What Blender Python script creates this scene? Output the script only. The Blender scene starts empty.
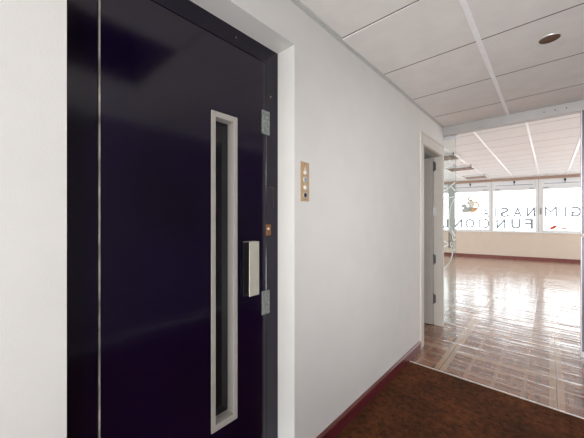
import bpy, bmesh, math, random
from mathutils import Vector, Matrix
random.seed(7)
scene = bpy.context.scene
COL = scene.collection

# ------------------------------------------------------------------ camera
TH = math.radians(42.2)
F_PX = 284.0
CAM_H = 1.29
cd = bpy.data.cameras.new('camera')
cd.sensor_width = 36.0
cd.lens = 36.0 * F_PX / 584.0
cd.clip_start = 0.02
cam = bpy.data.objects.new('camera', cd)
cam.location = (0, 0, CAM_H)
cam.rotation_euler = (math.pi / 2, 0, TH)
COL.objects.link(cam)
scene.camera = cam
SN, CS = math.sin(TH), math.cos(TH)

# ------------------------------------------------------------------ materials
def newmat(name):
    m = bpy.data.materials.new(name)
    m.use_nodes = True
    nt = m.node_tree
    b = nt.nodes['Principled BSDF']
    return m, nt, b

def N(nt, typ, **kw):
    n = nt.nodes.new(typ)
    for k, v in kw.items():
        setattr(n, k, v)
    return n

def simple(name, col, rough=0.6, metal=0.0, spec=0.5, noise=0.0, nscale=20.0, bump=0.0, bscale=120.0):
    m, nt, b = newmat(name)
    b.inputs['Base Color'].default_value = (*col, 1)
    b.inputs['Roughness'].default_value = rough
    b.inputs['Metallic'].default_value = metal
    b.inputs['Specular IOR Level'].default_value = spec
    tc = N(nt, 'ShaderNodeTexCoord')
    if noise > 0:
        nz = N(nt, 'ShaderNodeTexNoise')
        nz.inputs['Scale'].default_value = nscale
        nz.inputs['Detail'].default_value = 4
        nt.links.new(tc.outputs['Object'], nz.inputs['Vector'])
        r = N(nt, 'ShaderNodeValToRGB')
        r.color_ramp.elements[0].position = 0.3
        r.color_ramp.elements[1].position = 0.7
        r.color_ramp.elements[0].color = (*[max(0, c * (1 - noise)) for c in col], 1)
        r.color_ramp.elements[1].color = (*[min(1, c * (1 + noise)) for c in col], 1)
        nt.links.new(nz.outputs['Fac'], r.inputs['Fac'])
        nt.links.new(r.outputs['Color'], b.inputs['Base Color'])
    if bump > 0:
        nz2 = N(nt, 'ShaderNodeTexNoise')
        nz2.inputs['Scale'].default_value = bscale
        nz2.inputs['Detail'].default_value = 3
        nt.links.new(tc.outputs['Object'], nz2.inputs['Vector'])
        bp = N(nt, 'ShaderNodeBump')
        bp.inputs['Strength'].default_value = bump
        bp.inputs['Distance'].default_value = 0.004
        nt.links.new(nz2.outputs['Fac'], bp.inputs['Height'])
        nt.links.new(bp.outputs['Normal'], b.inputs['Normal'])
    return m

M = {}
M['wall'] = simple('wall_paint', (0.69, 0.675, 0.655), 0.85, spec=0.2, noise=0.02, nscale=6, bump=0.12, bscale=180)
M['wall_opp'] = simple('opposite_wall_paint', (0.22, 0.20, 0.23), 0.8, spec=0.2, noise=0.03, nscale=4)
M['wall_far'] = simple('parapet_paint', (0.64, 0.56, 0.475), 0.8, spec=0.2, noise=0.02, nscale=5)
M['ceil'] = simple('ceiling_panel', (0.82, 0.79, 0.77), 0.9, spec=0.15, noise=0.03, nscale=9, bump=0.2, bscale=160)
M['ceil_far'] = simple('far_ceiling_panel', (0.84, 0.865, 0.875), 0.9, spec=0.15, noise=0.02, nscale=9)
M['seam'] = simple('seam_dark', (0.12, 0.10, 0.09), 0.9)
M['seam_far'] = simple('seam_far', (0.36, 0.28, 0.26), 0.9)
M['white_metal'] = simple('white_strip', (0.95, 0.95, 0.97), 0.3, noise=0.03, nscale=15)
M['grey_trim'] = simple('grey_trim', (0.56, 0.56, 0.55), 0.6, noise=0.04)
M['plenum'] = simple('plenum', (0.02, 0.02, 0.022), 0.95, noise=0.2)
M['black'] = simple('black_enamel', (0.0046, 0.0013, 0.0135), 0.13, spec=0.55, noise=0.3, nscale=3, bump=0.02, bscale=25)
M['black_frame'] = simple('black_enamel_frame', (0.0046, 0.0018, 0.0120), 0.14, spec=0.47, noise=0.3, nscale=4)
M['worn_edge'] = simple('worn_edge', (0.34, 0.32, 0.27), 0.5, metal=0.2, noise=0.6, nscale=14)
M['champagne'] = simple('window_frame_paint', (0.42, 0.395, 0.36), 0.45, noise=0.04, nscale=12)
M['sill_lit'] = simple('inner_frame_paint', (0.55, 0.54, 0.50), 0.5, noise=0.05, nscale=12)
M['handle'] = simple('handle_plate', (0.60, 0.58, 0.50), 0.35, metal=0.25, noise=0.05, nscale=20)
M['hinge_worn'] = simple('worn_hinge_metal', (0.25, 0.27, 0.255), 0.55, metal=0.3, noise=0.55, nscale=130)
M['brass'] = simple('brass', (0.26, 0.12, 0.05), 0.4, metal=0.6, noise=0.2, nscale=60)
M['brown_line'] = simple('brown_worn_paint', (0.05, 0.028, 0.02), 0.5, noise=0.5, nscale=40)
M['tan_plate'] = simple('tan_plate', (0.56, 0.40, 0.24), 0.45, metal=0.25, noise=0.05, nscale=30)
M['lens'] = simple('clear_lens', (0.80, 0.78, 0.70), 0.25, noise=0.05)
M['blue_button'] = simple('steel_button', (0.36, 0.42, 0.52), 0.3, metal=0.4, noise=0.08)
M['dark_button'] = simple('dark_button', (0.03, 0.03, 0.05), 0.35, noise=0.1)
M['screw'] = simple('screw_metal', (0.30, 0.22, 0.14), 0.4, metal=0.7, noise=0.1)
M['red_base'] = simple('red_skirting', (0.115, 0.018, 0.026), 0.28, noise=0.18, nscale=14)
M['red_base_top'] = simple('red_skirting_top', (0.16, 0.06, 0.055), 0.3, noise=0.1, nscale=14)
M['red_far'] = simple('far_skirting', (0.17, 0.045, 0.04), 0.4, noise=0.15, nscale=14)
M['casing'] = simple('grey_casing', (0.55, 0.515, 0.47), 0.55, noise=0.03, nscale=10)
M['leaf_grey'] = simple('grey_leaf', (0.42, 0.39, 0.36), 0.55, noise=0.04, nscale=10)
M['hinge_dark'] = simple('dark_hinge', (0.13, 0.12, 0.12), 0.4, metal=0.5, noise=0.15)
M['alu'] = simple('aluminium', (0.46, 0.45, 0.45), 0.38, metal=0.55, noise=0.05, nscale=6)
M['post'] = simple('violet_grey_metal', (0.14, 0.12, 0.15), 0.35, metal=0.4, noise=0.1, nscale=6)
M['steel'] = simple('satin_steel', (0.66, 0.66, 0.69), 0.45, metal=0.4, noise=0.04)
M['pull'] = simple('dark_pull', (0.04, 0.035, 0.035), 0.35, metal=0.5, noise=0.1)
M['win_white'] = simple('window_white', (0.74, 0.77, 0.78), 0.45, noise=0.02, nscale=8)
M['win_grey'] = simple('window_gasket', (0.30, 0.28, 0.27), 0.6, noise=0.06)
M['brown_band'] = simple('brown_band', (0.40, 0.29, 0.23), 0.6, noise=0.08, nscale=8)
M['rod'] = simple('rod_metal', (0.26, 0.30, 0.36), 0.35, metal=0.5, noise=0.05)
M['knob'] = simple('knob_black', (0.012, 0.011, 0.013), 0.4, noise=0.1)
M['dl_ring'] = simple('downlight_ring', (0.75, 0.73, 0.70), 0.3, metal=0.5, noise=0.04)
M['dl_in'] = simple('downlight_inner', (0.10, 0.045, 0.012), 0.35, metal=0.5, noise=0.15, nscale=30)
M['louvre'] = simple('brown_louvre', (0.40, 0.28, 0.22), 0.4, metal=0.3, noise=0.08, nscale=30)
M['thresh'] = simple('threshold_strip', (0.62, 0.58, 0.54), 0.35, metal=0.5, noise=0.15, nscale=25)
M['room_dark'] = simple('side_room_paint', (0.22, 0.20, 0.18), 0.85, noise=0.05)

def carpet_mat():
    m, nt, b = newmat('brown_carpet')
    tc = N(nt, 'ShaderNodeTexCoord')
    a = N(nt, 'ShaderNodeTexNoise'); a.inputs['Scale'].default_value = 26; a.inputs['Detail'].default_value = 6; a.inputs['Roughness'].default_value = 0.75
    c = N(nt, 'ShaderNodeTexNoise'); c.inputs['Scale'].default_value = 2.6; c.inputs['Detail'].default_value = 3
    for n in (a, c): nt.links.new(tc.outputs['Object'], n.inputs['Vector'])
    r = N(nt, 'ShaderNodeValToRGB')
    e = r.color_ramp.elements
    e[0].position = 0.34; e[0].color = (0.036, 0.013, 0.0058, 1)
    e[1].position = 0.70; e[1].color = (0.15, 0.053, 0.019, 1)
    nt.links.new(a.outputs['Fac'], r.inputs['Fac'])
    mx = N(nt, 'ShaderNodeMix', data_type='RGBA', blend_type='MULTIPLY')
    mx.inputs['Factor'].default_value = 0.9
    r2 = N(nt, 'ShaderNodeValToRGB')
    r2.color_ramp.elements[0].position = 0.35; r2.color_ramp.elements[0].color = (0.55, 0.55, 0.6, 1)
    r2.color_ramp.elements[1].position = 0.65; r2.color_ramp.elements[1].color = (1.25, 1.15, 1.0, 1)
    nt.links.new(c.outputs['Fac'], r2.inputs['Fac'])
    nt.links.new(r.outputs['Color'], mx.inputs['A'])
    nt.links.new(r2.outputs['Color'], mx.inputs['B'])
    nt.links.new(mx.outputs['Result'], b.inputs['Base Color'])
    b.inputs['Roughness'].default_value = 0.85
    b.inputs['Specular IOR Level'].default_value = 0.15
    bp = N(nt, 'ShaderNodeBump'); bp.inputs['Strength'].default_value = 0.5; bp.inputs['Distance'].default_value = 0.004
    nt.links.new(a.outputs['Fac'], bp.inputs['Height'])
    nt.links.new(bp.outputs['Normal'], b.inputs['Normal'])
    return m
M['carpet'] = carpet_mat()

def cvy_in(nt, tc, L):
    mp = N(nt, 'ShaderNodeMapping'); mp.inputs['Scale'].default_value = (0.55, 1.4, 1.0); mp.inputs['Location'].default_value = (0.9, 0.35, 0.0)
    L(tc.outputs['Object'], mp.inputs['Vector'])
    return mp.outputs[0]

def parquet_mat():
    m, nt, b = newmat('varnished_parquet')
    L = nt.links.new
    def math_(op, a, b_=None, c=None):
        n = N(nt, 'ShaderNodeMath', operation=op)
        for i, v in enumerate((a, b_, c)):
            if v is None: continue
            if isinstance(v, (int, float)): n.inputs[i].default_value = v
            else: L(v, n.inputs[i])
        return n.outputs[0]
    tc = N(nt, 'ShaderNodeTexCoord')
    sx = N(nt, 'ShaderNodeSeparateXYZ'); L(tc.outputs['Object'], sx.inputs[0])
    X = math_('ADD', sx.outputs['X'], 0.70 + 7.4)
    Y = math_('SUBTRACT', sx.outputs['Y'], 2.63 - 0.25 - 0.0)
    T = 0.74
    fx = math_('FRACT', math_('DIVIDE', X, T)); fy = math_('FRACT', math_('DIVIDE', Y, T))
    dx = math_('MULTIPLY', math_('MINIMUM', fx, math_('SUBTRACT', 1.0, fx)), T)
    dy = math_('MULTIPLY', math_('MINIMUM', fy, math_('SUBTRACT', 1.0, fy)), T)
    d = math_('MINIMUM', dx, dy)
    band = math_('MULTIPLY', math_('LESS_THAN', d, 0.042), 0.6)
    seam = math_('LESS_THAN', d, 0.0028)
    # basket weave blocks
    B = 0.185
    bx = math_('DIVIDE', X, B); by = math_('DIVIDE', Y, B)
    ix = math_('FLOOR', bx); iy = math_('FLOOR', by)
    par = math_('MODULO', math_('ADD', ix, math_('ADD', iy, 64.0)), 2.0)
    fbx = math_('FRACT', bx); fby = math_('FRACT', by)
    along = N(nt, 'ShaderNodeMix', data_type='FLOAT')
    L(par, along.inputs['Factor']); L(fbx, along.inputs['A']); L(fby, along.inputs['B'])
    fi = math_('FLOOR', math_('MULTIPLY', along.outputs['Result'], 6.0))
    cv = N(nt, 'ShaderNodeCombineXYZ'); L(ix, cv.inputs[0]); L(iy, cv.inputs[1]); L(fi, cv.inputs[2])
    wn = N(nt, 'ShaderNodeTexWhiteNoise'); L(cv.outputs[0], wn.inputs['Vector'])
    ramp = N(nt, 'ShaderNodeValToRGB')
    e = ramp.color_ramp.elements
    e[0].position = 0.0; e[0].color = (0.145, 0.050, 0.024, 1)
    e[1].position = 1.0; e[1].color = (0.28, 0.118, 0.058, 1)
    L(wn.outputs['Value'], ramp.inputs['Fac'])
    edge = math_('MINIMUM', math_('MINIMUM', fbx, math_('SUBTRACT', 1.0, fbx)), math_('MINIMUM', fby, math_('SUBTRACT', 1.0, fby)))
    bedge = math_('LESS_THAN', edge, 0.075)
    mixa = N(nt, 'ShaderNodeMix', data_type='RGBA'); L(math_('MULTIPLY', bedge, 0.55), mixa.inputs['Factor'])
    L(ramp.outputs['Color'], mixa.inputs['A']); mixa.inputs['B'].default_value = (0.33, 0.19, 0.12, 1)
    mixb = N(nt, 'ShaderNodeMix', data_type='RGBA'); L(band, mixb.inputs['Factor'])
    L(mixa.outputs['Result'], mixb.inputs['A']); mixb.inputs['B'].default_value = (0.43, 0.265, 0.15, 1)
    mixc = N(nt, 'ShaderNodeMix', data_type='RGBA'); L(seam, mixc.inputs['Factor'])
    L(mixb.outputs['Result'], mixc.inputs['A']); mixc.inputs['B'].default_value = (0.02, 0.01, 0.008, 1)
    L(mixc.outputs['Result'], b.inputs['Base Color'])
    b.inputs['Roughness'].default_value = 0.24
    b.inputs['Specular IOR Level'].default_value = 0.85
    b.inputs['Coat Weight'].default_value = 0.8
    b.inputs['Coat Roughness'].default_value = 0.10
    # warped boards: ridges running across the corridor
    mp = N(nt, 'ShaderNodeMapping'); mp.inputs['Scale'].default_value = (2.2, 17.0, 1.0)
    L(tc.outputs['Object'], mp.inputs['Vector'])
    nz = N(nt, 'ShaderNodeTexNoise'); nz.inputs['Scale'].default_value = 1.0; nz.inputs['Detail'].default_value = 2.0; nz.inputs['Distortion'].default_value = 0.6
    L(mp.outputs[0], nz.inputs['Vector'])
    nr = N(nt, 'ShaderNodeTexNoise'); nr.inputs['Scale'].default_value = 2.3; nr.inputs['Detail'].default_value = 1.0
    L(cvy_in(nt, tc, L), nr.inputs['Vector'])
    ridge = math_('MAXIMUM', 0.12, math_('MULTIPLY', math_('SUBTRACT', nr.outputs['Fac'], 0.45), 3.5))
    cup = math_('ADD', math_('MULTIPLY', math_('MINIMUM', edge, 0.10), 1.0), math_('MULTIPLY', math_('MINIMUM', math_('MINIMUM', fby, math_('SUBTRACT', 1.0, fby)), 0.16), math_('MULTIPLY', ridge, 5.0)))
    wn2 = N(nt, 'ShaderNodeTexWhiteNoise')
    cv2 = N(nt, 'ShaderNodeCombineXYZ'); L(ix, cv2.inputs[0]); L(iy, cv2.inputs[1]); L(cv2.outputs[0], wn2.inputs['Vector'])
    tilt = math_('MULTIPLY', math_('SUBTRACT', wn2.outputs['Value'], 0.5), math_('MULTIPLY', fby, 0.45))
    h = math_('ADD', nz.outputs['Fac'], math_('ADD', tilt, math_('MULTIPLY', cup, -1.0)))
    bp = N(nt, 'ShaderNodeBump'); bp.inputs['Strength'].default_value = 0.55; bp.inputs['Distance'].default_value = 0.006
    L(h, bp.inputs['Height']); L(bp.outputs['Normal'], b.inputs['Normal']); L(bp.outputs['Normal'], b.inputs['Coat Normal'])
    return m
M['parquet'] = parquet_mat()

def glass_mat(name, tint=(0.97, 0.98, 0.98), refl=0.06, rough=0.02):
    m = bpy.data.materials.new(name); m.use_nodes = True
    nt = m.node_tree; nt.nodes.clear()
    out = N(nt, 'ShaderNodeOutputMaterial')
    tr = N(nt, 'ShaderNodeBsdfTransparent'); tr.inputs['Color'].default_value = (*tint, 1)
    gl = N(nt, 'ShaderNodeBsdfGlossy'); gl.inputs['Roughness'].default_value = rough
    fr = N(nt, 'ShaderNodeLayerWeight'); fr.inputs['Blend'].default_value = 0.25
    mt = N(nt, 'ShaderNodeMath', operation='MULTIPLY_ADD'); mt.inputs[1].default_value = 0.35; mt.inputs[2].default_value = refl
    nt.links.new(fr.outputs['Fresnel'], mt.inputs[0])
    mx = N(nt, 'ShaderNodeMixShader')
    nt.links.new(mt.outputs[0], mx.inputs[0]); nt.links.new(tr.outputs[0], mx.inputs[1]); nt.links.new(gl.outputs[0], mx.inputs[2])
    nt.links.new(mx.outputs[0], out.inputs[0])
    return m
M['glass'] = glass_mat('window_glass')
M['glass_door'] = glass_mat('door_glass', (0.93, 0.96, 0.95), 0.03)

def film_mat(name, col, trans=0.7, see=0.0):
    """vinyl / frosted film that glows softly when lit from behind"""
    m = bpy.data.materials.new(name); m.use_nodes = True
    nt = m.node_tree; nt.nodes.clear()
    out = N(nt, 'ShaderNodeOutputMaterial')
    d = N(nt, 'ShaderNodeBsdfDiffuse'); t = N(nt, 'ShaderNodeBsdfTranslucent')
    tc = N(nt, 'ShaderNodeTexCoord'); nz = N(nt, 'ShaderNodeTexNoise'); nz.inputs['Scale'].default_value = 12
    nt.links.new(tc.outputs['Object'], nz.inputs['Vector'])
    r = N(nt, 'ShaderNodeValToRGB')
    r.color_ramp.elements[0].color = (*[c * 0.95 for c in col], 1); r.color_ramp.elements[1].color = (*[min(1, c * 1.05) for c in col], 1)
    nt.links.new(nz.outputs['Fac'], r.inputs['Fac'])
    for n in (d, t): nt.links.new(r.outputs['Color'], n.inputs['Color'])
    mx = N(nt, 'ShaderNodeMixShader'); mx.inputs[0].default_value = trans
    nt.links.new(d.outputs[0], mx.inputs[1]); nt.links.new(t.outputs[0], mx.inputs[2])
    last = mx
    if see > 0:
        tp = N(nt, 'ShaderNodeBsdfTransparent'); m2 = N(nt, 'ShaderNodeMixShader'); m2.inputs[0].default_value = see
        nt.links.new(mx.outputs[0], m2.inputs[1]); nt.links.new(tp.outputs[0], m2.inputs[2]); last = m2
    nt.links.new(last.outputs[0], out.inputs[0])
    return m
M['vinyl'] = film_mat('grey_vinyl', (0.16, 0.162, 0.17), 0.7)
M['etch'] = film_mat('frosted_etch', (0.92, 0.94, 0.95), 0.5)
M['transom'] = film_mat('frosted_transom', (0.80, 0.80, 0.80), 0.35)
M['logo_grey'] = film_mat('logo_grey', (0.23, 0.225, 0.205), 0.8)
M['logo_orange'] = film_mat('logo_orange', (0.36, 0.23, 0.14), 0.8)
M['logo_red'] = film_mat('logo_red', (0.30, 0.05, 0.035), 0.8)
M['logo_cream'] = film_mat('logo_cream', (0.38, 0.33, 0.28), 0.8)

# ------------------------------------------------------------------ mesh helpers
class MB:
    def __init__(s): s.bm = bmesh.new()
    def box(s, x0, x1, y0, y1, z0, z1, bev=0.0, seg=2):
        r = bmesh.ops.create_cube(s.bm, size=1.0)
        vs = r['verts']
        for v in vs:
            v.co = Vector(((x0 + x1) / 2 + v.co.x * (x1 - x0), (y0 + y1) / 2 + v.co.y * (y1 - y0), (z0 + z1) / 2 + v.co.z * (z1 - z0)))
        if bev > 0:
            es = list({e for v in vs for e in v.link_edges})
            bmesh.ops.bevel(s.bm, geom=es, offset=bev, segments=seg, affect='EDGES', profile=0.7)
        return s
    def cyl(s, p0, p1, r, r2=None, n=16, caps=True):
        p0, p1 = Vector(p0), Vector(p1)
        d = p1 - p0
        q = d.to_track_quat('Z', 'Y').to_matrix().to_4x4()
        mat = Matrix.Translation((p0 + p1) / 2) @ q
        bmesh.ops.create_cone(s.bm, cap_ends=caps, segments=n, radius1=r, radius2=r if r2 is None else r2, depth=d.length, matrix=mat)
        return s
    def ball(s, p, r, sc=(1, 1, 1)):
        bmesh.ops.create_uvsphere(s.bm, u_segments=16, v_segments=10, radius=r, matrix=Matrix.Translation(p) @ Matrix.Diagonal((*sc, 1)))
        return s
    def poly(s, pts):
        s.bm.faces.new([s.bm.verts.new(p) for p in pts]); return s
    def tube(s, pts, r, n=8):
        for a, b in zip(pts[:-1], pts[1:]): s.cyl(a, b, r, n=n)
        for p in pts[1:-1]: s.ball(p, r)
        return s
    def lathe(s, prof, center, axis='Z', n=40):
        rings = []
        for (r, h) in prof:
            ring = []
            for k in range(n):
                a = 2 * math.pi * k / n
                if axis == 'Z': p = (center[0] + r * math.cos(a), center[1] + r * math.sin(a), center[2] + h)
                else: p = (center[0] + h, center[1] + r * math.cos(a), center[2] + r * math.sin(a))
                ring.append(s.bm.verts.new(p))
            rings.append(ring)
        for a, b in zip(rings[:-1], rings[1:]):
            for k in range(n):
                s.bm.faces.new((a[k], a[(k + 1) % n], b[(k + 1) % n], b[k]))
        return s
    def build(s, name, mat, parent=None, loc=(0, 0, 0), smooth=False):
        bmesh.ops.recalc_face_normals(s.bm, faces=s.bm.faces[:])
        me = bpy.data.meshes.new(name)
        off = Vector(loc)
        if off.length: bmesh.ops.translate(s.bm, verts=s.bm.verts[:], vec=-off)
        s.bm.to_mesh(me); s.bm.free()
        if smooth:
            for p in me.polygons: p.use_smooth = True
        mats = mat if isinstance(mat, (list, tuple)) else [mat]
        for mm in mats: me.materials.append(mm)
        o = bpy.data.objects.new(name, me)
        COL.objects.link(o)
        if parent is not None:
            o.parent = parent
            o.location = off - Vector(root_loc(parent))
        else: o.location = off
        return o

def root_loc(o):
    v = Vector((0, 0, 0))
    while o is not None:
        v = v + Vector(o.location); o = o.parent
    return v

def tag(o, label=None, cat=None, group=None, kind=None):
    if label: o['label'] = label
    if cat: o['category'] = cat
    if group: o['group'] = group
    if kind: o['kind'] = kind
    return o

def empty(name, loc, label=None, cat=None, group=None, kind=None):
    o = bpy.data.objects.new(name, None)
    o.empty_display_size = 0.1
    o.location = loc
    COL.objects.link(o)
    return tag(o, label, cat, group, kind)

# ------------------------------------------------------------------ dimensions
WX = -0.956          # face of the left wall
DX = -1.075          # face of the lift door
CH = 2.40            # corridor ceiling
FH = 2.62            # far room ceiling
RX = 1.30            # right corridor wall
HY = 3.778           # glass front line
R0, R1, RZ = 0.158, 1.073, 2.172     # recess of the lift door
D0, D1, DZ = 3.041, 3.735, 2.048     # side doorway
TY = 2.63            # carpet / parquet joint
YB = -5.6            # back end of the corridor

# far (window) wall : slightly oblique facade
A0 = Vector((-2.82, 11.30, 0)); A1 = Vector((0.70, 11.95, 0))
WD = (A1 - A0).normalized()
WN = Vector((WD.y, -WD.x, 0))       # towards the room
def fw(s, z, out=0.0):
    """point on the facade line: s metres along it, out metres towards the room"""
    p = A0 + WD * s + WN * out
    return Vector((p.x, p.y, z))
def s_of(u):
    k = (u - 292.0) / F_PX
    d = Vector((-SN + k * CS, CS + k * SN, 0))
    # d*t = A0 + WD*s
    det = d.x * (-WD.y) - (-WD.x) * d.y
    t = (A0.x * (-WD.y) - (-WD.x) * A0.y) / det
    p = d * t
    return (p - A0).dot(WD), t
def z_of(u, v):
    return CAM_H + (219.0 - v) * s_of(u)[1] / F_PX

def fbox(mb, s0, s1, z0, z1, o0, o1):
    """box in facade coordinates"""
    c = [fw(s, z, o) for s in (s0, s1) for z in (z0, z1) for o in (o0, o1)]
    vs = [mb.bm.verts.new(p) for p in c]
    for f in ((0, 1, 3, 2), (4, 6, 7, 5), (0, 4, 5, 1), (2, 3, 7, 6), (0, 2, 6, 4), (1, 5, 7, 3)):
        mb.bm.faces.new([vs[i] for i in f])
    return mb

# ------------------------------------------------------------------ room shell
# floors
mb = MB(); mb.box(-1.0, RX, YB, TY, -0.10, -0.004)
tag(mb.build('floor', M['carpet']), 'dark brown mottled carpet floor of the corridor', kind='structure')
mb = MB(); mb.box(-5.6, 5.6, TY, 13.4, -0.10, 0.0)
tag(mb.build('floor', M['parquet']), 'glossy varnished parquet floor running to the far windows', kind='structure')
mb = MB(); mb.box(WX + 0.012, RX, TY - 0.006, TY + 0.003, -0.004, 0.003, 0.002)
tag(mb.build('trim_1', M['thresh']), 'thin pale metal strip between carpet and parquet', kind='structure')

# left wall
mb = MB()
mb.box(-1.30, WX, YB, R0, 0, CH)
mb.box(-1.30, WX, R0, R1, RZ, CH)
mb.box(-1.30, WX, R1, 1.9, 0, CH)
mb.box(WX - 0.09, WX, 1.9, D0, 0, CH)
mb.box(WX - 0.09, WX, D0, D1, DZ + 0.02, CH)
mb.box(WX - 0.09, WX, D1, HY, 0, CH)
tag(mb.build('wall_left', M['wall']), 'off-white painted corridor wall with the lift door recess', kind='structure')
# lift shaft
mb = MB(); mb.box(-2.4, -2.3, 0.0, 1.3, -0.1, 2.5); mb.box(-2.4, -1.3, -0.1, 0.0, -0.1, 2.5); mb.box(-2.4, -1.3, 1.3, 1.4, -0.1, 2.5); mb.box(-2.4, -1.3, 0, 1.3, 2.4, 2.5); mb.box(-2.4, -1.3, 0, 1.3, -0.1, -0.0)
tag(mb.build('wall_shaft', M['room_dark']), 'dark lift shaft behind the black door', kind='structure')
# side room behind the doorway
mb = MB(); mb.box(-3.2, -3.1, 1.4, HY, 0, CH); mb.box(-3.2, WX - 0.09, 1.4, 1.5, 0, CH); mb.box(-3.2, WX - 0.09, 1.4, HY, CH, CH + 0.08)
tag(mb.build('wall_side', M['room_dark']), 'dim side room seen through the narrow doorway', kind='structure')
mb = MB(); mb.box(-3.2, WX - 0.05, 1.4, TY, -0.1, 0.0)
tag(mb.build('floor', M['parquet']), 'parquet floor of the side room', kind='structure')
# partitions either side of the glass front
mb = MB(); mb.box(-5.6, WX - 0.09, HY, HY + 0.10, 0, FH); mb.box(0.305, 5.6, HY, HY + 0.10, 0, FH); mb.box(WX - 0.09, 0.305, HY, HY + 0.10, CH + 0.02, FH)
tag(mb.build('wall_partition', M['wall']), 'partition wall either side of the glass front', kind='structure')
# corridor right / back walls
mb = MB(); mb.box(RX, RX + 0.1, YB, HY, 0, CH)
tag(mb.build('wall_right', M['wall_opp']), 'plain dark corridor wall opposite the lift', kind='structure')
mb = MB(); mb.box(-1.3, RX, YB - 0.1, YB, 0, CH)
tag(mb.build('wall_back', M['wall']), 'end wall of the corridor', kind='structure')
# far room side walls
mb = MB(); mb.box(-5.7, -5.6, HY, 12.6, 0, FH); tag(mb.build('wall_far_left', M['wall']), 'left wall of the bright room', kind='structure')
mb = MB(); mb.box(5.6, 5.7, HY, 13.4, 0, FH); tag(mb.build('wall_far_right', M['wall']), 'right wall of the bright room', kind='structure')

# corridor ceiling: panels with open seams, one panel missing
XS = [-0.946, -0.325, 0.42, 1.0, 1.29]
YS = [HY, 3.333, 2.71, 2.09, 1.498, 0.895, 0.29, -0.32, -0.93, -1.54, -2.15, -2.76, -3.37, -3.98, -4.59, -5.2, YB]
mb = MB()
for i in range(len(XS) - 1):
    for j in range(len(YS) - 1):
        if i == 1 and j == 5: continue                      # the open panel
        mb.box(XS[i] + 0.003, XS[i + 1] - 0.003, YS[j + 1] + 0.004, YS[j] - 0.004, CH, CH + 0.012)
        if i == 0 and j == 3:                               # one panel sags a little at its corner by the wall
            mb.bm.verts.ensure_lookup_table()
            for v in mb.bm.verts[-8:]:
                if v.co.x < -0.5 and v.co.y < 1.6: v.co.z -= 0.009
tag(mb.build('ceiling', M['ceil']), 'grey panelled corridor ceiling', kind='structure')
mb = MB()
for yv in YS[1:-1]:
    for (xa, xb) in ((XS[0], XS[1]), (XS[1], XS[2]), (XS[2], XS[4])):
        if xa == XS[1] and yv in (0.895, 0.29): continue
        mb.box(xa, xb, yv - 0.004, yv + 0.004, CH - 0.0006, CH + 0.012)
mb.box(XS[3] - 0.003, XS[3] + 0.003, YB, HY, CH - 0.0006, CH + 0.012)
tag(mb.build('trim_7', M['seam']), 'dark thin joints between corridor ceiling panels', kind='structure')
mb = MB()
for i in range(len(XS) - 1):
    for j in range(len(YS) - 1):
        if i == 1 and j == 5: continue
        mb.box(XS[i], XS[i + 1], YS[j + 1], YS[j], CH + 0.0125, CH + 0.03)
mb.box(-0.4, 0.5, 0.2, 1.0, CH + 0.5, CH + 0.52)
for b in ((-0.36, -0.325, 0.25, 0.93), (0.42, 0.455, 0.25, 0.93), (-0.36, 0.455, 0.25, 0.29), (-0.36, 0.455, 0.895, 0.93)):
    mb.box(*b, CH + 0.02, CH + 0.52)
tag(mb.build('ceiling', M['plenum']), 'dark void above the corridor ceiling panels', kind='structure')
# main white runners
mb = MB(); mb.box(-0.339, -0.313, 0.895, HY - 0.002, CH - 0.006, CH + 0.004, 0.001, 1)
tag(mb.build('trim_2', M['white_metal']), 'white metal ceiling runner over the corridor', kind='structure')
# perimeter shadow angle along the left wall
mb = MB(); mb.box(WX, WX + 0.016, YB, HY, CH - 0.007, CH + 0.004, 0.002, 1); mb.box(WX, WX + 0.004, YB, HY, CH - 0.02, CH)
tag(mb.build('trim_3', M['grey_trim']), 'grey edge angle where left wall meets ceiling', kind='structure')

# far ceiling
mb = MB()
fx = [-0.235 + 0.62 * k for k in range(-9, 11)]
fy = [HY + 0.1] + [5.27 - 0.6 * 2 + 0.59 * k for k in range(0, 16)]
fy = sorted(set([y for y in fy if y >= HY + 0.1]))
for a, b in zip(fx[:-1], fx[1:]):
    for c, d in zip(fy[:-1], fy[1:]):
        mb.box(a + 0.003, b - 0.003, c + 0.004, d - 0.004, FH, FH + 0.02)
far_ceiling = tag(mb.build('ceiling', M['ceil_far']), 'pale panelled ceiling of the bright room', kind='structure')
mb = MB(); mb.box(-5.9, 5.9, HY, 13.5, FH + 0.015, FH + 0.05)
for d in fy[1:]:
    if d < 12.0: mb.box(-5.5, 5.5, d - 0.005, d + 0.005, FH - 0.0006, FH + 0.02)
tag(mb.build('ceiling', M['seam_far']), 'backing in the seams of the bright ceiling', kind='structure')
for k, x in enumerate(fx):
    if -3.2 < x < 2.0:
        yend = A0.y + (x - A0.x) * WD.y / WD.x - 0.02
        mb = MB(); mb.box(x - 0.014, x + 0.014, HY + 0.1, yend, FH - 0.006, FH + 0.004)
        tag(mb.build('runner', M['white_metal'], far_ceiling), 'white metal runner')

# baseboard left, with bevelled top
def baseboard(y0, y1, name, label):
    mb = MB()
    prof = [(0, 0), (0.014, 0), (0.014, 0.072), (0.009, 0.086), (0.0, 0.086)]
    a = [mb.bm.verts.new((WX + p[0], y0, p[1] - 0.004)) for p in prof]
    b = [mb.bm.verts.new((WX + p[0], y1, p[1] - 0.004)) for p in prof]
    n = len(prof)
    for i in range(n):
        f = mb.bm.faces.new((a[i], a[(i + 1) % n], b[(i + 1) % n], b[i]))
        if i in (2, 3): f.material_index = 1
    mb.bm.faces.new(a); mb.bm.faces.new(b[::-1])
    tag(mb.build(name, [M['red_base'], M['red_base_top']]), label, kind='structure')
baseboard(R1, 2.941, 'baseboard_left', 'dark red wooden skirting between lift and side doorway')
baseboard(YB, R0, 'baseboard_near', 'dark red wooden skirting left of the lift')

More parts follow.
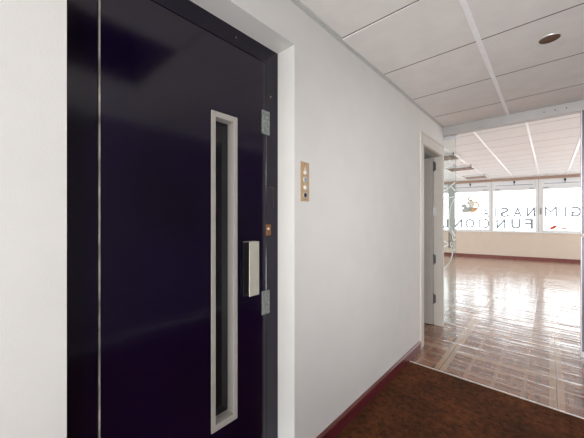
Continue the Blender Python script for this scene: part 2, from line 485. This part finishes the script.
# ------------------------------------------------------------------ lift door
root = empty('door_1', (DX, (R0 + R1) / 2, 0), 'black enamelled lift door with a tall narrow window, in a white recess', 'lift door', kind='structure')
L0, L1, LZ = 0.262, 0.985, 2.085        # leaf
mb = MB()
mb.box(DX - 0.06, DX, R0 - 0.02, L0 - 0.004, -0.004, RZ + 0.01, 0.002, 1)
mb.box(DX - 0.06, DX, L1 + 0.003, R1 + 0.01, -0.004, RZ + 0.01, 0.002, 1)
mb.box(DX - 0.06, DX, L0 - 0.004, L1 + 0.003, LZ + 0.003, RZ + 0.01, 0.002, 1)
mb.build('door_frame', M['black_frame'], root)
W0, W1, WZ0, WZ1 = 0.668, 0.805, 0.369, 1.758   # viewing window outer frame
fwid = 0.021
mb = MB()
x0, x1 = DX - 0.05, DX + 0.001
mb.box(x0, x1, L0, W0 + 0.012, 0.008, LZ)
mb.box(x0, x1, W1 - 0.012, L1, 0.008, LZ)
mb.box(x0, x1, W0 + 0.012, W1 - 0.012, 0.008, WZ0 + 0.012)
mb.box(x0, x1, W0 + 0.012, W1 - 0.012, WZ1 - 0.012, LZ)
leaf = mb.build('door_leaf', M['black'], root)
mb = MB(); mb.box(DX - 0.02, DX + 0.0035, L0 - 0.0035, L0 + 0.0012, 0.008, LZ - 0.001)
tag(mb.build('edge_strip', M['worn_edge'], root), 'pale worn line along the leaf edge')
# viewing window
mb = MB()
xf0, xf1 = DX - 0.045, DX + 0.006
mb.box(xf0, xf1, W0, W0 + fwid, WZ0, WZ1, 0.0015, 1)
mb.box(xf0, xf1, W1 - fwid, W1, WZ0, WZ1, 0.0015, 1)
mb.box(xf0, xf1, W0 + fwid, W1 - fwid, WZ0, WZ0 + fwid + 0.008, 0.0015, 1)
mb.box(xf0, xf1, W0 + fwid, W1 - fwid, WZ1 - fwid - 0.004, WZ1, 0.0015, 1)
wfr = tag(mb.build('window_frame', M['champagne'], leaf), 'tall narrow pale beige window frame')
M['lift_glass'] = simple('dark_lift_glass', (0.010, 0.010, 0.014), 0.10, spec=0.6, noise=0.2, nscale=8)
mb = MB(); mb.box(DX - 0.052, DX - 0.043, W0 + 0.01, W1 - 0.01, WZ0 + 0.01, WZ1 - 0.01)
tag(mb.build('pane', M['lift_glass'], leaf), 'dark narrow glass pane')
# pull handle: a folded plate standing off the leaf, open to the left
hz0, hz1 = 0.925, 1.182
mb = MB()
mb.box(DX + 0.030, DX + 0.033, 0.852, 0.913, hz0, hz1, 0.001, 1)
mb.box(DX, DX + 0.031, 0.909, 0.913, hz0, hz1, 0.001, 1)
mb.box(DX, DX + 0.006, 0.840, 0.913, hz0 - 0.0, hz1, 0.001, 1)
hd = tag(mb.build('handle', M['handle'], leaf), 'pale folded metal pull plate')
mb = MB(); mb.box(DX + 0.006, DX + 0.010, 0.835, 0.909, hz0 + 0.002, hz1 - 0.002)
mb.build('grip_shade', M['knob'], hd)  # black sheet puts the shade into the hollow of the folded pull
# painted hinge plates
for z0, z1 in ((1.722, 1.842), (0.806, 0.925)):
    mb = MB(); mb.box(DX - 0.002, DX + 0.004, 0.957, 1.010, z0, z1, 0.001, 1)
    for yy in (0.97, 0.998):
        for zz in (z0 + 0.02, z1 - 0.02): mb.cyl((DX + 0.003, yy, zz), (DX + 0.0055, yy, zz), 0.005, n=10)
    tag(mb.build('hinge_plate', M['hinge_worn'], root), 'speckled worn metal plate')
mb = MB(); mb.box(DX - 0.002, DX + 0.005, 0.985, 1.018, 1.205, 1.262, 0.001, 1)
kp = tag(mb.build('lock_plate', M['brass'], root), 'small brass lock plate')
mb = MB(); mb.cyl((DX + 0.004, 0.997, 1.240), (DX + 0.010, 0.997, 1.240), 0.006, n=14); mb.build('lock_barrel', M['lens'], kp, smooth=False)
mb = MB(); mb.box(DX, DX + 0.0015, 1.008, 1.040, 1.452, 1.456); mb.box(DX, DX + 0.0015, 1.037, 1.040, 1.350, 1.456); mb.box(DX, DX + 0.0015, 1.037, 1.043, 1.348, 1.356)
tag(mb.build('release_plate', M['brown_line'], root), 'faint brown worn outline on the frame')
for (yy, zz) in ((0.99 + 0.03, 1.925), (0.80, 2.13)):
    mb = MB(); mb.cyl((DX, yy, zz), (DX + 0.002, yy, zz), 0.004, n=12); mb.build('screw', M['screw'], root)
mb = MB(); mb.box(-1.3, DX + 0.0, R0 - 0.02, R1 + 0.01, -0.05, 0.004); mb.build('sill', M['alu'], root)

# ------------------------------------------------------------------ lift call panel
root = empty('call_panel', (WX, 1.151, 1.38), 'narrow tan metal lift call panel with round buttons on the white wall', 'call panel')
PX = WX
mb = MB(); mb.box(PX, PX + 0.004, 1.117, 1.187, 1.383, 1.589, 0.0015, 2)
mb.build('plate', M['tan_plate'], root)
yc = 1.152
def knobx(name, mat, z, r, h, parent, label=None):
    mb = MB(); mb.lathe([(0.0001, h), (r * 0.7, h), (r, h * 0.6), (r, 0.002)], (PX, yc, z), 'X', 24)
    return tag(mb.build(name, mat, parent, smooth=True), label)
def ring(z, r, parent):
    mb = MB(); mb.lathe([(r * 1.22, 0.003), (r * 1.2, 0.007), (r * 1.0, 0.007), (r * 1.0, 0.003)], (PX, yc, z), 'X', 24)
    mb.build('bezel', M['steel'], parent)
b = knobx('indicator_lens', M['lens'], 1.535, 0.011, 0.010, root, 'clear round upper indicator'); ring(1.535, 0.011, b)
mb = MB(); mb.poly([(PX + 0.0055, yc - 0.009, 1.549), (PX + 0.0055, yc + 0.009, 1.549), (PX + 0.0055, yc, 1.567)]); mb.build('arrow_mark', M['lens'], root)
b = knobx('call_button', M['blue_button'], 1.497, 0.0125, 0.010, root, 'blue-grey round push button'); ring(1.497, 0.0125, b)
b = knobx('indicator_lens', M['lens'], 1.454, 0.011, 0.010, root, 'clear round lower indicator'); ring(1.454, 0.011, b)
mb = MB(); mb.poly([(PX + 0.0055, yc - 0.009, 1.476), (PX + 0.0055, yc + 0.009, 1.476), (PX + 0.0055, yc, 1.487 - 0.018 + 0.0)]); mb.build('arrow_mark', M['lens'], root)
b = knobx('key_switch', M['dark_button'], 1.415, 0.0125, 0.011, root, 'dark round key switch'); ring(1.415, 0.0125, b)
for z in (1.578, 1.393):
    mb = MB(); mb.cyl((PX + 0.003, yc, z), (PX + 0.0052, yc, z), 0.0032, n=12); mb.build('screw', M['screw'], root)

# ------------------------------------------------------------------ side doorway
root = empty('door_2', (WX, 3.39, 0), 'narrow grey-framed side doorway with its door opened inward', 'door', kind='structure')
mb = MB()
c = 0.012
mb.box(WX - 0.002, WX + c, 2.941, D0, 0, DZ + 0.115, 0.004)
mb.box(WX - 0.002, WX + c, D0, D1, DZ, DZ + 0.115, 0.004)
mb.box(WX - 0.002, WX + c, D1 - 0.004, HY - 0.002, 0, DZ + 0.115, 0.004)
mb.box(WX + 0.008, WX + 0.017, 2.941, 2.957, 0, DZ + 0.118, 0.003)
mb.box(WX + 0.008, WX + 0.017, 2.941, HY - 0.002, DZ + 0.100, DZ + 0.118, 0.003)
mb.box(WX - 0.092, WX, D0 - 0.012, D0 + 0.006, 0, DZ, 0.002, 1)
mb.box(WX - 0.092, WX, D1 - 0.006, D1 + 0.012, 0, DZ, 0.002, 1)
mb.box(WX - 0.092, WX, D0, D1, DZ - 0.006, DZ + 0.02, 0.002, 1)
mb.build('door_frame', M['casing'], root)
mb = MB(); mb.box(WX - 0.80, WX - 0.094, D1 - 0.040, D1 - 0.002, 0.008, DZ - 0.012, 0.002, 1)
lf = mb.build('door_leaf', M['leaf_grey'], root)
for z in (0.32, 0.80, 1.93):
    mb = MB(); mb.cyl((WX - 0.090, D1 - 0.014, z - 0.055), (WX - 0.090, D1 - 0.014, z + 0.055), 0.008, n=14)
    mb.ball((WX - 0.090, D1 - 0.014, z + 0.058), 0.0085); mb.ball((WX - 0.090, D1 - 0.014, z - 0.058), 0.0085)
    mb.box(WX - 0.085, WX - 0.066, D1 - 0.0085, D1 - 0.005, z - 0.05, z + 0.05)
    mb.build('hinge', M['hinge_dark'], root, smooth=False)
mb = MB(); mb.box(WX - 0.092, WX - 0.062, D1 - 0.0095, D1 - 0.005, 1.33, 1.43, 0.001, 1); mb.cyl((WX - 0.090, D1 - 0.014, 1.34), (WX - 0.090, D1 - 0.014, 1.42), 0.007, n=12)
tag(mb.build('hinge', M['steel'], root), 'bright steel hinge')

# ------------------------------------------------------------------ glass front: header beam, post, sliding door
mb = MB(); mb.box(WX + 0.0, 0.305, HY - 0.004, HY + 0.075, 2.300, CH, 0.002, 1)
mb.box(WX, 0.22, HY - 0.010, HY + 0.002, 2.297, 2.306, 0.001, 1)
hb = tag(mb.build('trim_4', M['alu']), 'brushed aluminium header beam above the glass front', kind='structure')
for x in (-0.04, 0.04, 0.12):
    mb = MB(); mb.cyl((x, HY - 0.006, 2.352), (x, HY - 0.003, 2.352), 0.006, n=12); mb.build('screw', M['hinge_dark'], hb)
mb = MB(); mb.box(0.226, 0.305, HY - 0.002, HY + 0.075, 0.055, 2.300, 0.002, 1)
ps = tag(mb.build('trim_5', M['post']), 'violet-grey metal post at the right of the glass front', kind='structure')
mb = MB(); mb.box(0.217, 0.226, HY - 0.004, HY + 0.06, 0.055, 2.297, 0.001, 1); mb.build('edge_profile', M['steel'], ps)
mb = MB(); mb.box(0.214, 0.305, HY - 0.006, HY + 0.075, 0.0, 0.055, 0.002, 1); mb.build('base_cover', M['steel'], ps)
mb = MB(); mb.lathe([(0.0001, -0.014), (0.020, -0.014), (0.024, -0.010), (0.024, 0.0)], (0, 0, 0), 'Z', 24)
o = mb.build('lock_barrel', M['lens'], ps, smooth=True)
for v in o.data.vertices: v.co = Vector((v.co.x + 0.243, HY - 0.002 + v.co.z, v.co.y + 1.135))

GY = HY + 0.105      # sliding pane line, behind the partition
root = empty('door_3', (-0.9, GY, 0), 'frameless sliding glass door edge with white etched lines beside side doorway', 'glass door', kind='structure')
def onp(u, v, y):
    k = (u - 292.0) / F_PX
    t = y / (CS + k * SN)
    return Vector(((-SN + k * CS) * t, y, CAM_H + (219.0 - v) * t / F_PX))
GE = onp(455.6, 219, GY).x
mb = MB(); mb.box(-1.90, GE, GY, GY + 0.010, 0.012, 2.345)
mb.build('pane', M['glass_door'], root)
M['glass_edge'] = simple('glass_edge', (0.30, 0.36, 0.36), 0.2, noise=0.05)
mb = MB(); mb.box(GE, GE + 0.003, GY + 0.001, GY + 0.009, 0.012, 2.345); tag(mb.build('polished_edge', M['glass_edge'], root), 'greenish polished glass edge')
mb = MB(); mb.box(-1.90, GE + 0.004, GY - 0.004, GY + 0.014, 0.0, 0.014); mb.build('floor_guide', M['steel'], root)
mb = MB(); mb.box(-1.10, GE + 0.012, GY - 0.012, GY + 0.022, 2.268, 2.345, 0.003, 1); mb.build('top_clamp', M['steel'], root)
def smooth_path(p, n=6):
    out = []
    P = [p[0]] + p + [p[-1]]
    for i in range(1, len(P) - 2):
        for k in range(n):
            t = k / n
            q = [0.5 * ((2 * P[i][c]) + (-P[i - 1][c] + P[i + 1][c]) * t + (2 * P[i - 1][c] - 5 * P[i][c] + 4 * P[i + 1][c] - P[i + 2][c]) * t * t + (-P[i - 1][c] + 3 * P[i][c] - 3 * P[i + 1][c] + P[i + 2][c]) * t ** 3) for c in (0, 1)]
            out.append(q)
    out.append(p[-1]); return out
etch = [[(443.5, 191.5), (455, 182.5)], [(450, 185.5), (455.2, 191)], [(443.5, 199), (455, 196.5)], [(444, 186), (450, 188)],
        [(455.2, 197), (451.8, 204), (449.8, 213), (449.3, 223), (450.5, 231), (452.5, 238), (453, 246), (452.2, 255), (449.8, 262), (445, 268)],
        [(443.5, 230.5), (452, 229.5)], [(450.5, 229), (455.2, 236)], [(443.5, 241), (449.5, 244), (455.2, 239.5)], [(443.5, 247), (449.5, 244), (455.2, 250.5)],
        [(449, 160), (455.2, 166)], [(443.5, 168), (455, 165)]]
mb = MB()
for ln in etch:
    pts = smooth_path(ln) if len(ln) > 3 else ln
    q = [onp(u, v, GY - 0.003) for u, v in pts]
    wdt = 0.0068
    for a, b in zip(q[:-1], q[1:]):
        d = (b - a).normalized(); n = Vector((-d.z, 0, d.x)) * wdt
        a2, b2 = a - d * 0.002, b + d * 0.002
        mb.poly([a2 + n, b2 + n, b2 - n, a2 - n])
tag(mb.build('etched_lines', M['etch'], root), 'white frosted zigzag and curved lines')
pc = onp(449.6, 240, GY - 0.04)
mb = MB()
xx = pc.x - 0.005
hz = (onp(449.6, 248, GY).z, onp(449.6, 232, GY).z)
for yy in (GY - 0.042, GY + 0.052):
    mb.cyl((xx, yy, hz[0]), (xx, yy, hz[1]), 0.006, n=12)
for z in (hz[0] + 0.025, hz[1] - 0.025):
    mb.cyl((xx, GY - 0.042, z), (xx, GY + 0.052, z), 0.005, n=12)
tag(mb.build('handle', M['pull'], root), 'dark pull handle through the glass')

# ------------------------------------------------------------------ downlight and far luminaires
root = empty('downlight', (0.0, 2.36, CH), 'round recessed ceiling spotlight with amber-brown inside and thin pale rim', 'downlight')
c0 = (0.0, 2.36, CH)
mb = MB(); mb.lathe([(0.050, -0.001), (0.053, -0.005), (0.056, -0.004), (0.056, 0.001)], c0); mb.build('rim', M['dl_ring'], root, smooth=True)
mb = MB(); mb.lathe([(0.0503, -0.0015), (0.046, -0.0008), (0.040, -0.0004), (0.0001, -0.0003)], c0)
rf = mb.build('reflector', M['dl_in'], root, smooth=True)

for k, (px, py, lab) in enumerate(((-1.70, 6.65, 'brown louvred ceiling luminaire nearest the glass door'),
                                   (-1.70, 8.35, 'brown louvred ceiling luminaire in the middle of the row'),
                                   (-1.70, 10.35, 'brown louvred ceiling luminaire nearest the windows'))):
    root = empty('ceiling_light', (px, py, FH), lab, 'ceiling light', 'louvred luminaires in the bright ceiling')
    w = 0.29
    mb = MB()
    for b in ((-w, w, -w, -w + 0.02), (-w, w, w - 0.02, w), (-w, -w + 0.02, -w, w), (w - 0.02, w, -w, w)):
        mb.box(px + b[0], px + b[1], py + b[2], py + b[3], FH - 0.045, FH - 0.001)
    mb.build('frame', M['win_white'], root)
    mb = MB()
    for q in range(-6, 7): mb.box(px - w + 0.02, px + w - 0.02, py + q * 0.042 - 0.004, py + q * 0.042 + 0.004, FH - 0.042, FH - 0.008)
    for q in (-0.14, 0, 0.14): mb.box(px + q - 0.004, px + q + 0.004, py - w + 0.02, py + w - 0.02, FH - 0.042, FH - 0.008)
    mb.build('louvre', M['louvre'], root)
    mb = MB(); mb.box(px - w + 0.015, px + w - 0.015, py - w + 0.015, py + w - 0.015, FH - 0.006, FH - 0.001); mb.build('diffuser', M['brown_band'], root)

# ------------------------------------------------------------------ window wall
PZ = 0.5 * (z_of(445, 230.8) + z_of(581, 233.9))
mb = MB()
SL, SR = -3.0, 6.5
fbox(mb, SL, SR, 0.0, PZ, 0.0, -0.18)
tag(mb.build('wall_window', M['wall_far']), 'beige parapet wall beneath the row of windows', kind='structure')
mb = MB(); fbox(mb, SL, SR, FH - 0.085, FH + 0.02, 0.015, -0.18)
tag(mb.build('trim_6', M['brown_band']), 'brown band between window tops and ceiling', kind='structure')
mb = MB(); fbox(mb, SL, SR, 0.0, 0.085, 0.016, 0.0); fbox(mb, SL, SR, 0.075, 0.085, 0.012, 0.0)
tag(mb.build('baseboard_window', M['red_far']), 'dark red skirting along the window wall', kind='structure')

mull = [s_of(450.5)[0], s_of(491.3)[0], s_of(538.6)[0]]
w_ = mull[2] - mull[1]
edges = [mull[0] - 2 * w_, mull[0] - w_] + mull + [mull[2] + w_, mull[2] + 2 * w_]
WT = FH - 0.085
pane_top = z_of(515, 190.3)
FONT = None
def glyph(ch, s_left, s_right, z0, z1, mbm, out, weight=0.02, rot=0.0):
    """a vinyl letter that reads from outside: mirrored as seen from the room"""
    cu = bpy.data.curves.new('txt', 'FONT'); cu.body = ch; cu.size = 1.0; cu.offset = 0.0 if ch == 'M' else weight; cu.resolution_u = 6
    ob = bpy.data.objects.new('txt', cu); COL.objects.link(ob)
    dg = bpy.context.evaluated_depsgraph_get(); dg.update()
    me = bpy.data.meshes.new_from_object(ob.evaluated_get(dg))
    xs = [v.co.x for v in me.vertices]; ys = [v.co.y for v in me.vertices]
    ax, bx, ay, by = min(xs), max(xs), min(ys), max(ys)
    vs = []
    for v in me.vertices:
        tx = (v.co.x - ax) / max(bx - ax, 1e-6); ty = (v.co.y - ay) / max(by - ay, 1e-6)
        vs.append(mbm.bm.verts.new(fw(s_right + (s_left - s_right) * tx, z0 + (z1 - z0) * ty, out)))
    for p in me.polygons:
        try: mbm.bm.faces.new([vs[i] for i in p.vertices])
        except ValueError: pass
    bpy.data.objects.remove(ob); bpy.data.curves.remove(cu); bpy.data.meshes.remove(me)

r1 = (z_of(515, 217.0), z_of(515, 207.3))
r2 = (z_of(515, 228.8), z_of(515, 218.8))
row1 = {1: [('A', 483.2, 489.0)],
        2: [('I', 495.0, 496.2), ('S', 500.3, 509.2), ('A', 513.2, 522.2), ('N', 526.8, 535.4)],
        3: [('M', 544.6, 557.5), ('I', 565.2, 566.8), ('G', 571.5, 582.0)]}
row2 = {0: [('A', 433, 440), ('L', 443.5, 448)],
        1: [('N', 453.6, 462.5), ('O', 465.2, 474.6), ('I', 479.0, 480.4), ('C', 483.4, 489.0)],
        2: [('N', 496.2, 506.0), ('U', 511.2, 521.0), ('F', 525.0, 533.4)]}
mb = MB(); fbox(mb, s_of(448.2)[0], s_of(455.0)[0], PZ + 0.016, FH - 0.09, 0.045, 0.0)
M['pillar'] = simple('grey_green_paint', (0.40, 0.42, 0.41), 0.6, noise=0.04)
tag(mb.build('trim_8', M['pillar']), 'grey upright between the windows behind the etched glass', kind='structure')
labels = {0: 'white window partly behind the etched glass door', 1: 'white window with the figure emblem and reversed letters NOIC',
          2: 'middle white window with reversed letters ISAN above NUF', 3: 'white window with red swoosh and reversed letters MIG'}
for i in range(len(edges) - 1):
    s0, s1 = edges[i], edges[i + 1]
    wi = i - 1
    c_ = fw((s0 + s1) / 2, PZ)
    root = empty('window_%d' % (i + 1), c_, labels.get(wi, 'white window further along the same row'), 'window', kind='structure')
    mb = MB()
    j = 0.070
    fbox(mb, s0 + 0.003, s0 + j, PZ, WT, 0.0, -0.09); fbox(mb, s1 - j, s1 - 0.003, PZ, WT, 0.0, -0.09)
    fbox(mb, s0 + j, s1 - j, PZ, PZ + 0.05, 0.0, -0.09); fbox(mb, s0 + j, s1 - j, WT - 0.05, WT, 0.0, -0.09)
    fbox(mb, s0 + j, s1 - j, pane_top - 0.005, pane_top + 0.085, 0.008, -0.09)
    fbox(mb, s0 + 0.003, s1 - 0.003, PZ - 0.005, PZ + 0.014, 0.03, -0.02)
    if wi in (1, 3):       # opening sash: heavier stile on the left / right
        sd = 0.062
        fbox(mb, s0 + j, s0 + j + sd - 0.01, PZ + 0.05, pane_top, 0.012, -0.05)
        if wi == 3: fbox(mb, s1 - j - 0.03, s1 - j, PZ + 0.05, pane_top, 0.012, -0.05)
        fbox(mb, s0 + j, s1 - j, PZ + 0.05, PZ + 0.08, 0.012, -0.05)
    mb.build('window_frame', M['win_white'], root)
    mb = MB(); fbox(mb, s0 - 0.004, s0 + 0.004, PZ, WT, 0.002, -0.08); mb.build('joint_strip', M['win_grey'], root)
    mb = MB(); fbox(mb, s0 + j, s1 - j, PZ + 0.04, pane_top, -0.045, -0.050); mb.build('pane', M['glass'], root)
    mb = MB(); fbox(mb, s0 + j, s1 - j, pane_top + 0.08, WT - 0.04, -0.045, -0.050); tag(mb.build('transom_panel', M['transom'], root), 'frosted pale top light')
    # opener rod with dark knob
    zr = pane_top + 0.085 + (WT - pane_top - 0.085) * 0.45
    sm = (s0 + s1) / 2
    mb = MB(); mb.cyl(fw(s0 + 0.13, zr - 0.02, 0.02), fw(s1 - 0.13, zr - 0.02, 0.02), 0.009, n=10); mb.cyl(fw(sm, zr - 0.03, 0.02), fw(sm, WT - 0.03, 0.02), 0.012, n=10)
    rd = mb.build('opener_rod', M['rod'], root)
    mb = MB(); fbox(mb, sm - 0.022, sm + 0.022, WT - 0.085, WT - 0.015, 0.035, 0.0); mb.build('opener_bracket', M['knob'], rd)
    for ss in (s0 + 0.17, s1 - 0.17):
        mb = MB(); fbox(mb, ss - 0.06, ss + 0.06, pane_top + 0.035, pane_top + 0.055, 0.024, 0.008); mb.build('latch', M['win_grey'], root)
    if wi == 3:
        mb = MB(); hs = s0 + 0.055
        fbox(mb, hs - 0.012, hs + 0.012, z_of(541, 214), z_of(541, 208), 0.035, 0.012); fbox(mb, hs - 0.009, hs + 0.009, z_of(541, 213), z_of(541, 210), 0.05, 0.03)
        mb.build('window_handle', M['win_grey'], root)
    for nm, row, (za, zb) in (('upper_lettering', row1, r1), ('lower_lettering', row2, r2)):
        if wi in row:
            mb = MB()
            for ch, ua, ub in row[wi]:
                glyph(ch, s_of(ua)[0], s_of(ub)[0], za, zb, mb, -0.040)
            if wi == 3 and row is row1:
                for ua, ub in ((562.0, 566.5), (568.0, 572.0)):
                    a, b = s_of(ua)[0], s_of(ub)[0]
                    mb.poly([fw(a, za - 0.06, -0.040), fw(a + 0.02, za - 0.06, -0.040), fw(b + 0.02, za + 0.08, -0.040), fw(b, za + 0.08, -0.040)])
            tag(mb.build(nm, M['vinyl'], root), 'grey reversed vinyl lettering')
    def blob(cu_, cv_, ru, rv, mat, name, a0=0.0, a1=2 * math.pi, ring=None, rot=0.0):
        mb = MB(); pts = []
        n = 28
        for k in range(n + 1):
            a = a0 + (a1 - a0) * k / n
            x_, y_ = ru * math.cos(a), rv * math.sin(a)
            pts.append((cu_ + x_ * math.cos(rot) - y_ * math.sin(rot), cv_ + x_ * math.sin(rot) + y_ * math.cos(rot)))
        W = [fw(s_of(u)[0], z_of(u, v), -0.040) for u, v in pts]
        if ring is None: mb.poly(W[:-1] if a1 - a0 > 6.2 else W)
        else:
            inn = [fw(s_of(cu_ + (u - cu_) * ring)[0], z_of(cu_ + (u - cu_) * ring, cv_ + (v - cv_) * ring), -0.040) for u, v in pts]
            for k in range(n): mb.poly([W[k], W[k + 1], inn[k + 1], inn[k]])
        return mb.build(name, mat, root)
    if wi == 1:
        blob(470.0, 198.8, 2.6, 2.2, M['logo_orange'], 'emblem_curl', 0.2, 4.9, 0.3)
        blob(471.5, 204.0, 3.2, 4.2, M['logo_cream'], 'emblem_body')
        blob(467.0, 209.8, 5.4, 2.9, M['logo_grey'], 'emblem_base', rot=-0.25)
        blob(464.2, 205.8, 2.9, 2.0, M['logo_grey'], 'emblem_wing')
        blob(476.0, 205.6, 3.4, 4.2, M['logo_orange'], 'emblem_ring', -2.2, 2.6, 0.5)
        blob(473.0, 210.0, 4.2, 2.4, M['logo_orange'], 'emblem_foot', rot=-0.2)
        blob(467.8, 203.0, 0.8, 2.6, M['logo_grey'], 'emblem_arm', rot=0.2)
    if wi == 3:
        mb = MB()
        up = [(549.5, 229.6), (551, 227.0), (554, 225.6), (557.5, 225.4), (560, 226.8), (563.5, 228.2), (567, 227.4), (568.3, 225.6)]
        lo = [(549.5, 229.9), (552.5, 229.6), (555.5, 228.4), (557.5, 226.4), (560, 228.2), (563.5, 229.7), (567.5, 228.8), (569.2, 226.2)]
        U = [fw(s_of(u)[0], z_of(u, v), -0.040) for u, v in up]; Lw = [fw(s_of(u)[0], z_of(u, v), -0.040) for u, v in lo]
        for k in range(len(U) - 1): mb.poly([U[k], U[k + 1], Lw[k + 1], Lw[k]])
        tag(mb.build('swoosh_decal', M['logo_red'], root), 'red curved decal')

# ------------------------------------------------------------------ light
w = bpy.data.worlds.new('daylight'); scene.world = w; w.use_nodes = True
bg = w.node_tree.nodes['Background']
bg.inputs['Color'].default_value = (0.90, 0.97, 1.0, 1)
bg.inputs['Strength'].default_value = 4.8

def area(name, loc, rot, sx, sy, power, col=(1, 1, 1), portal=False):
    l = bpy.data.lights.new(name, 'AREA'); l.shape = 'RECTANGLE'; l.size = sx; l.size_y = sy
    l.energy = power; l.color = col
    if portal: l.cycles.is_portal = True
    o = bpy.data.objects.new(name, l); o.location = loc; o.rotation_euler = rot; COL.objects.link(o); return o
mid = fw((edges[0] + edges[-1]) / 2, (PZ + WT) / 2, -0.25)
ang = math.atan2(WN.y, WN.x)
area('window_portal', mid, (math.pi / 2, 0, ang + math.pi / 2 + math.pi), edges[-1] - edges[0], WT - PZ, 1, portal=True)
area('corridor_back_fill', (0.15, YB + 0.5, 1.1), (math.radians(112), 0, 0), 2.0, 1.8, 135, (0.985, 1.0, 0.99))  # unseen area light added for the soft light arriving from behind
area('corridor_top_fill', (0.35, -0.7, CH - 0.02), (0, 0, 0), 0.9, 1.0, 7, (1.0, 0.98, 0.94))  # small added fill behind the camera, no fixture there
area('corridor_up_fill', (0.75, -0.9, 0.45), (math.radians(152), 0, 0), 1.0, 1.2, 54, (0.985, 1.0, 0.985))  # added upward fill to brighten the near ceiling
for x_ in (-4.2, 2.9):
    area('room_top_fill', (x_, 8.0, FH - 0.06), (0, 0, 0), 2.0, 5.5, 90, (1.0, 0.99, 0.98))  # out-of-view fill added to lift the backlit room
for x_ in (-4.2, 2.9):
    area('room_up_fill', (x_, 7.6, 0.4), (math.pi, 0, 0), 2.0, 5.0, 75, (0.98, 0.99, 1.0))  # upward fill added out of view to lighten the far ceiling
sl = bpy.data.lights.new('corridor_spot_fill', 'SPOT'); sl.energy = 290; sl.spot_size = math.radians(62); sl.spot_blend = 1.0; sl.shadow_soft_size = 0.35; sl.color = (1.0, 0.99, 0.98)  # added spot fill for the wall near the side doorway
so = bpy.data.objects.new('corridor_spot_fill', sl); so.location = (0.9, -0.6, 1.9); COL.objects.link(so)
so.rotation_euler = (Vector((-0.75, 3.3, 0.9)) - Vector(so.location)).to_track_quat('-Z', 'Y').to_euler()
area('side_fill', (5.5, 8.0, 1.4), (math.pi / 2, 0, math.pi / 2), 7.0, 1.8, 120, (1.0, 0.99, 0.99))  # added fill in front of the solid right wall, no window there

scene.view_settings.view_transform = 'Standard'
scene.view_settings.look = 'None'
scene.view_settings.exposure = 0.0
scene.cycles.use_denoising = True
scene.cycles.max_bounces = 10
scene.cycles.transparent_max_bounces = 12
